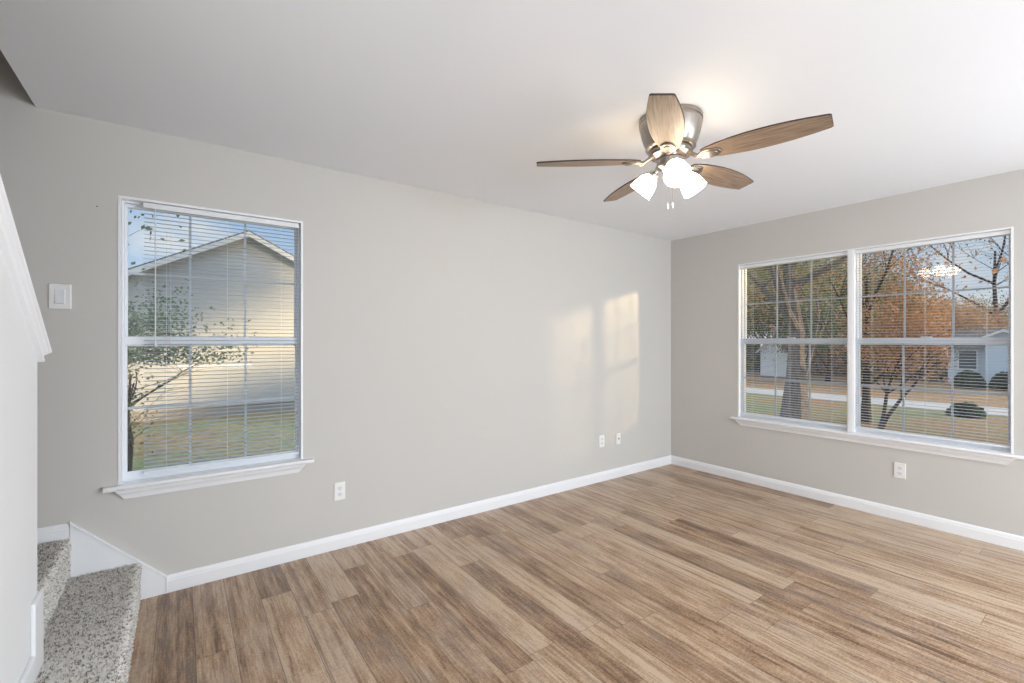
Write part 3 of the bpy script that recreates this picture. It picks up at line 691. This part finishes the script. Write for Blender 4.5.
# trees in the front yard
make_tree('large_tree', 'thick grey trunk of a large tree, seen through the left half of the double window', (14.7, 6.1, -1.0), 11, 0.33, 0.8, 9000, 0.10, M_GREEN, M_BARK, 31, clus=0.6, kids=3)
make_tree('slender_tree', 'slim pale-barked tree just right of the thick trunk', (17.5, 6.95, -1.0), 9, 0.10, 0.6, 4000, 0.10, M_YELLOW, M_BARK, 32, clus=0.5)
make_tree('orange_tree', 'small leaning tree full of orange leaves beyond the double window', (14.3, 4.0, -1.0), 4.6, 0.055, 0.75, 12000, 0.075, M_ORANGE, M_DBARK, 33, lean=(0.05, -0.18), clus=0.26, rmax=1.25, stems=2, up=0.35)
make_tree('bare_tree', 'dark tree with spreading bare branches behind the blue house, far right', (44.5, 5.8, -1.0), 17, 0.20, 0.9, 900, 0.16, M_PINE, M_DBARK, 34, kids=4, up=0.5)
make_tree('dark_trunk_tree', 'tall dark trunk left of the small orange tree', (16.0, 4.75, -1.0), 9, 0.11, 0.8, 5000, 0.09, M_ORANGE, M_DBARK, 35, clus=0.5)
# trees to the side of the house, which the low sun shines through
make_tree('side_tree', 'side yard tree closest to the double window, out of its view', (8.4, 0.2, -0.7), 9.5, 0.12, 0.9, 14000, 0.17, M_ORANGE, M_DBARK, 41, clus=0.5, clear=0.52)
make_tree('side_tree', 'side yard tree standing farther out toward the road', (12.6, -1.1, -0.9), 5.4, 0.12, 0.55, 8000, 0.15, M_ORANGE, M_DBARK, 42, clus=0.35)
make_tree('side_tree', 'unseen tree added to thin the sun entering the double window', (10.9, -7.6, -0.8), 6.5, 0.10, 0.9, 11000, 0.12, M_ORANGE, M_DBARK, 43, clus=0.6)  # added out of view to filter the sun reaching the long wall
# woods behind the houses
protos = [make_tree('woodland_tree', 'tall orange-brown autumn tree in the woods across the road', (0, 0, -1), 10, 0.16, 0.8, 6500, 0.20, M_ORANGE, M_DBARK, 51, 'orange trees of the woods', clus=0.75, kids=4),
          make_tree('woodland_tree', 'tall yellow-green tree in the woods across the road', (0, 0, -1), 10, 0.15, 0.7, 6500, 0.20, M_YELLOW, M_BARK, 52, 'yellow-green trees of the woods', clus=0.75, kids=4),
          make_tree('woodland_tree', 'tall dark green tree in the woods across the road', (0, 0, -1), 10, 0.17, 0.7, 6500, 0.20, M_GREEN, M_DBARK, 53, 'dark green trees of the woods', clus=0.75, kids=4)]
rr = random.Random(8); used = [False]*3; cnt = 0
for row, (x, ya, yb, step) in enumerate(((38.5, 6.5, 27, 2.3), (43, 2.0, 30, 2.5), (49, 4.5, 34, 3.0), (29.5, 16.8, 22, 2.6), (30.5, 10.6, 13, 1.9))):
    y = ya
    while y < yb:
        k = rr.choice([0, 0, 1, 2] if y < x*0.34 else [0, 1, 1, 2, 2])
        o = protos[k] if not used[k] else copy_tree(protos[k]); used[k] = True
        s = rr.uniform(0.8, 1.15) * (0.62 if row == 4 else 1) * (0.62 if y < x*0.24 else 1)
        o.location = (x + rr.uniform(-1, 1), y + rr.uniform(-.6, .6), -1.0); o.rotation_euler = (0, 0, rr.uniform(0, 6.28)); o.scale = (s, s, s*rr.uniform(.9, 1.1)); y += step; cnt += 1
# undergrowth filling the woods below the crowns
for k in range(9):
    y = 8.5 + k*2.6
    bush('brushy undergrowth at the foot of the woods', (37 + 1.0*(k % 2), y, -1.0), 1.6, 1.8, 2.3, 2600, 0.22, (M_YELLOW, M_GREEN, M_ORANGE)[k % 3], 60+k, 'undergrowth of the woods', 'undergrowth_bush')
# small tree just outside the single window
make_tree('yard_tree', 'small grey-green leafy tree outside the single window, at its left', (-0.62, 6.9, -0.5), 3.15, 0.035, 1.1, 17000, 0.045, M_SAGE, M_DBARK, 71, clus=0.17, stems=3, up=0.28, lean=(0.20, 0), clear=0.50)
make_tree('tall_shrub', 'narrow yellow-green shrub at the left edge of the single window', (-0.68, 6.3, -0.5), 2.0, 0.02, 0.4, 4500, 0.045, M_YELLOW, M_DBARK, 72, clus=0.14, stems=3, up=0.6, cat='shrub')
make_tree('overhanging_tree', 'tall tree whose leafy twig hangs in at the upper left of the single window', (-3.3, 8.0, -0.5), 6.5, 0.12, 0.9, 3500, 0.09, M_GREEN, M_DBARK, 73, clus=0.3, lean=(0.1, 0))
